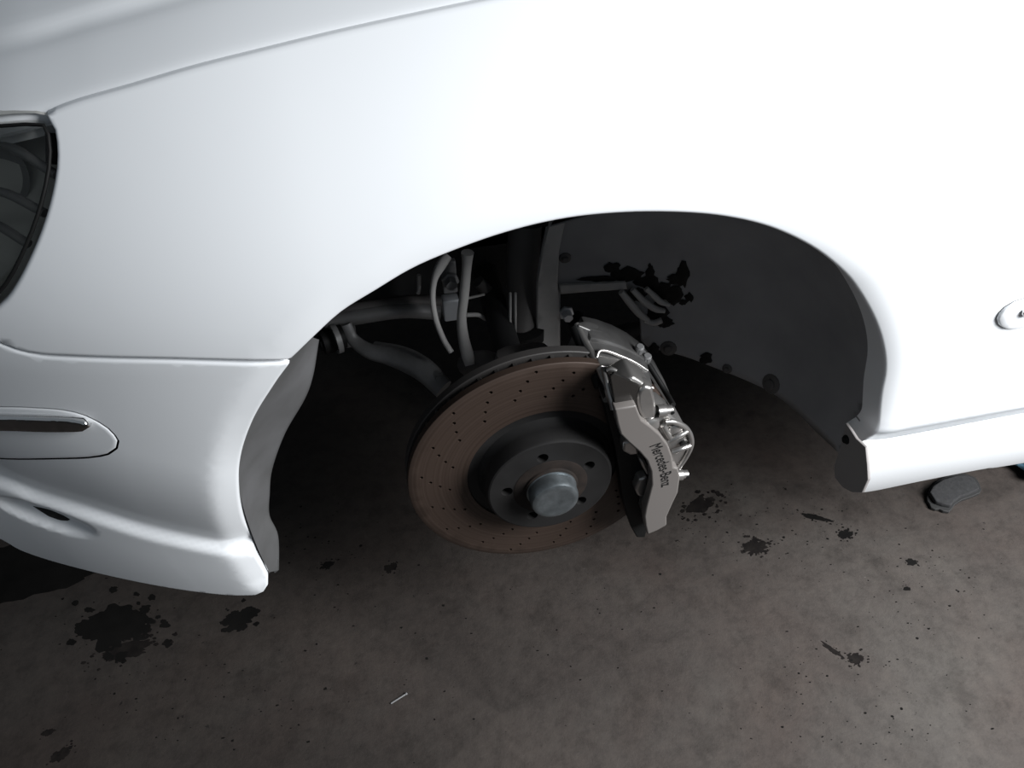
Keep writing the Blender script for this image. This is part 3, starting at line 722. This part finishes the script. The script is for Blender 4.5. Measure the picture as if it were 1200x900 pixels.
# brake pad edge and carrier seen inside the C of the face
pad = [(205, 300), (232, 420), (258, 520), (275, 620), (292, 740), (320, 830), (342, 868), (372, 868), (392, 800), (410, 700), (405, 600), (350, 530), (290, 470), (262, 385)]
prism('outer_brake_pad', [Z(a, b, .072) for a, b in pad], (0, .018, 0), M['black'], cal, .0015, 'black edge of the fitted outer brake pad')
for px in ([(290, 512), (318, 505), (345, 528), (352, 556), (318, 560), (290, 545)], [(335, 690), (352, 650), (382, 640), (386, 690), (368, 718), (345, 712)], [(360, 770), (364, 735), (384, 712), (380, 760), (370, 785)], [(352, 575), (372, 580), (392, 620), (384, 640), (360, 600)]):
    prism('pad_retainer', [Z(a, b, .058) for a, b in px], (0, .016, 0), M['alloy'], cal, .003, 'silver pad retainer', 3)
# lettering
cu = bpy.data.curves.new('lettering', 'FONT'); cu.body = 'Mercedes-Benz'; cu.size = 1; cu.extrude = .01; cu.align_x = 'LEFT'
tmp = bpy.data.objects.new('tmp', cu); COL.objects.link(tmp); bpy.context.view_layer.update()
me = bpy.data.meshes.new_from_object(tmp.evaluated_get(bpy.context.evaluated_depsgraph_get())); bpy.data.objects.remove(tmp)
p0, p1 = Z(393, 524, YF-.0003), Z(438, 678, YF-.0003)
xs = [v.co.x for v in me.vertices]; x0, x1 = min(xs), max(xs)
ex = (p1-p0); Lx = ex.length; ex.normalize(); ez = Vector((0, -1, 0)); ey = ez.cross(ex)
if ey.x < 0: ey = -ey
hgt = .0150
bowv = .0035
for v in me.vertices:
    t = (v.co.x-x0)/(x1-x0); yy = v.co.y*hgt/.72*.98+bowv*4*t*(1-t)-.001
    v.co = p0+ex*(t*Lx)+ey*yy+ez*(v.co.z*.02)
link('lettering', me, M['letter'], cal, 'black lettering reading Mercedes-Benz', False)

# ------------------------------------------------------------------ loose things on the floor
def G(x, y, z=0.): return at(x, y, 2, z)
padth = bpy.data.objects.new('brake_pad', None); COL.objects.link(padth); padth.location = G(1116, 582); bpy.context.view_layer.update()
thing(padth, 'worn curved brake pad lying on the concrete under the white sill', 'brake pad')
bk = [(1085, 584), (1086, 590), (1088, 592), (1090, 597), (1095, 599), (1100, 598.5), (1104, 601), (1111, 602), (1114, 599), (1118, 593), (1126, 588), (1138, 584), (1147, 580), (1149, 576), (1146, 568), (1142, 562), (1130, 557), (1112, 558.5), (1098, 565), (1089, 574)]
fr_ = [(1088, 580), (1092, 573), (1104, 565), (1118, 561), (1131, 560), (1140, 564), (1146, 576), (1139, 579.5), (1124, 585), (1116, 591), (1113, 595.5), (1104, 594), (1095, 591)]
prism('backing_plate', [G(*q, .001) for q in bk], (0, 0, .006), M['backing'], padth, .0008)
prism('friction_block', [G(*q, .0071) for q in fr_], (0, 0, .009), M['friction'], padth, .002)
# blue cloth behind the sill
bm = bmesh.new(); bmesh.ops.create_icosphere(bm, subdivisions=4, radius=1)
from mathutils import noise as mn
c = G(1236, 545)
for v in bm.verts:
    p = v.co.copy(); k = 1+.28*mn.noise(p*2.3)+.10*mn.noise(p*6)
    v.co = Vector((c.x+p.x*.085*k, c.y+p.y*.065*k, max(.001, .026+p.z*.03*k)))
thing(from_bm('rag', bm, M['rag']), 'crumpled light blue rag on the floor behind the sill at the right edge', 'rag')
# pin
a, b = G(458, 824.5, .0014), G(477, 812.5, .0014); d = (b-a)
o = lathe('split_pin', [(0, 0), (.0009, 0), (.0013, .001), (.0013, d.length*.9), (.0019, d.length*.92), (.0019, d.length), (0, d.length)], a, d, M['steel'], None, 10)
thing(o, 'short metal pin lying alone on the open floor', 'pin')
# oil stains: thin wet films with ragged rims
def stain(px, py, rx, ry, rot, label, m='oil', seed=0, n=72, rag=.5, sat=5):
    rnd = random.Random(seed); c = G(px, py); bm = bmesh.new(); lay = [0]; rag *= .8
    def blob(cx, cy, ax_, ay_, nn, sd):
        ring = []; ph = rnd.uniform(0, 100); lay[0] += .00002; dz = lay[0]; cx, cy = cx*cos(rot)-cy*sin(rot), cx*sin(rot)+cy*cos(rot)
        for k in range(nn):
            t = 2*pi*k/nn; q = 1+rag*(mn.noise(Vector((cos(t)*1.3, sin(t)*1.3, ph)))+1.0*mn.noise(Vector((cos(t)*2.6, sin(t)*2.6, ph)))+.5*mn.noise(Vector((cos(t)*9, sin(t)*9, ph))))
            q = max(.2, q); u, v = ax_*q*cos(t), ay_*q*sin(t)
            ring.append((cx+u*cos(rot)-v*sin(rot), cy+u*sin(rot)+v*cos(rot)))
        top = [bm.verts.new((c.x+x, c.y+y, .0003+dz)) for x, y in ring]; bot = [bm.verts.new((c.x+cx+(x-cx)*1.02, c.y+cy+(y-cy)*1.02, .0001)) for x, y in ring]
        m_ = bm.verts.new((c.x+cx, c.y+cy, .0004+dz))
        for k in range(nn):
            bm.faces.new((top[k], top[(k+1) % nn], m_)); bm.faces.new((bot[k], bot[(k+1) % nn], top[(k+1) % nn], top[k]))
    blob(0, 0, rx*.72, ry*.72, n, seed)
    for s in range(6):
        t = 2*pi*s/6+rnd.uniform(-.4, .4); q = rnd.uniform(.5, .75); e = rnd.uniform(.28, .45)
        blob(rx*q*cos(t)*cos(0), ry*q*sin(t), rx*e, ry*e*rnd.uniform(.8, 1.2), 40, s)
    for s in range(sat*2):
        t = rnd.uniform(0, 2*pi); q = rnd.uniform(1.0, 1.7); e = rnd.uniform(.05, .16); w_ = min(rx, ry*1.6)
        blob(rx*q*cos(t), ry*q*sin(t), w_*e, w_*e*rnd.uniform(.6, 1), 18, s)
    o = from_bm('oil_stain', bm, M[m], sm=False); thing(o, label, 'oil stain', 'oil stains on the concrete'); return o
stain(135, 735, .060, .042, -.5, 'large ragged black oil stain left of the bumper corner, on open concrete', seed=11, sat=8)
stain(279, 727, .032, .022, .2, 'compact black oil stain just below the bumper corner', seed=5, sat=2, rag=.45)
stain(20, 672, .19, .075, .12, 'biggest black patch, beneath the front bumper', seed=2, sat=0, rag=.22, n=120)  # broad black patch on the floor beneath the bumper
stain(150, 762, .045, .016, .1, 'brown damp fringe below the large ragged stain', 'damp', seed=8, sat=9)
stain(822, 592, .032, .018, .3, 'dark spattered stain on the floor right of the caliper', 'damp', seed=21, sat=16)
stain(990, 626, .016, .009, .2, 'small black oil fleck cluster below the sill end', seed=31, sat=7)
stain(955, 606, .030, .006, -.55, 'streaky thin oil smear left of the fleck cluster below the sill end', seed=34, sat=8)
stain(1003, 772, .014, .009, .1, 'small crusty mark near the lower right of the floor', 'damp', seed=41, sat=8)
stain(976, 762, .020, .005, -1.0, 'thin curved smear beside the small crusty mark', 'damp', seed=44, sat=3)
stain(1068, 659, .0105, .0075, .1, 'round black drip on the open floor below the brake pad', seed=51, sat=2, rag=.25)
stain(1063, 690, .007, .004, 0, 'smaller oval drip nearer the viewer than the round black drip', seed=57, sat=2, rag=.25)
stain(72, 884, .016, .009, .6, 'dark drip at the lower left corner of the floor', 'damp', seed=61, sat=3)
stain(57, 858, .009, .006, .2, 'little dark drip above the lower left corner drip', 'damp', seed=63, sat=1)
stain(458, 665, .013, .010, .4, 'lone round dark drip left of the brake disc bottom', 'damp', seed=71, sat=3)
stain(384, 662, .012, .008, .2, 'dark drip in the shade inside the front of the wheel arch', 'oil', seed=73, sat=4)
stain(885, 640, .022, .016, .2, 'faint reddish-brown stain between caliper and sill', 'damp', seed=81, sat=9, rag=.8)
# crumbs of grit and fine oil spatter
bm = bmesh.new(); rnd = random.Random(9)
zones = [(135, 745, 120, 70, 70), (380, 640, 70, 50, 40), (940, 620, 110, 60, 90), (1080, 680, 110, 60, 60), (830, 610, 60, 40, 50), (1000, 770, 160, 90, 50), (600, 760, 320, 110, 90), (250, 830, 240, 60, 70), (1000, 840, 190, 60, 70)]
for zx, zy, sx_, sy_, k in zones:
    for _ in range(k):
        p = G(zx+rnd.gauss(0, .5)*sx_, zy+rnd.gauss(0, .5)*sy_); s = rnd.choice((.0007, .0009, .0012, .0016, .0024))*rnd.uniform(.6, 1.1); a = rnd.uniform(0, 6.28); e = rnd.uniform(.4, 1)
        vs_ = [bm.verts.new((p.x+s*q*cos(a+t)-0, p.y+s*q*e*sin(a+t), .0005)) for t, q in ((2*pi*i/7, rnd.uniform(.6, 1.3)) for i in range(7))]
        b_ = [bm.verts.new((v.co.x, v.co.y, .0001)) for v in vs_]; bm.faces.new(vs_)
        for i in range(7): bm.faces.new((vs_[i], b_[i], b_[(i+1) % 7], vs_[(i+1) % 7]))
o = from_bm('oil_spatter', bm, M['oil'], None, None, False); o['kind'] = 'stuff'; thing(o, 'fine dark specks of oil and grit scattered over the concrete', 'spatter')
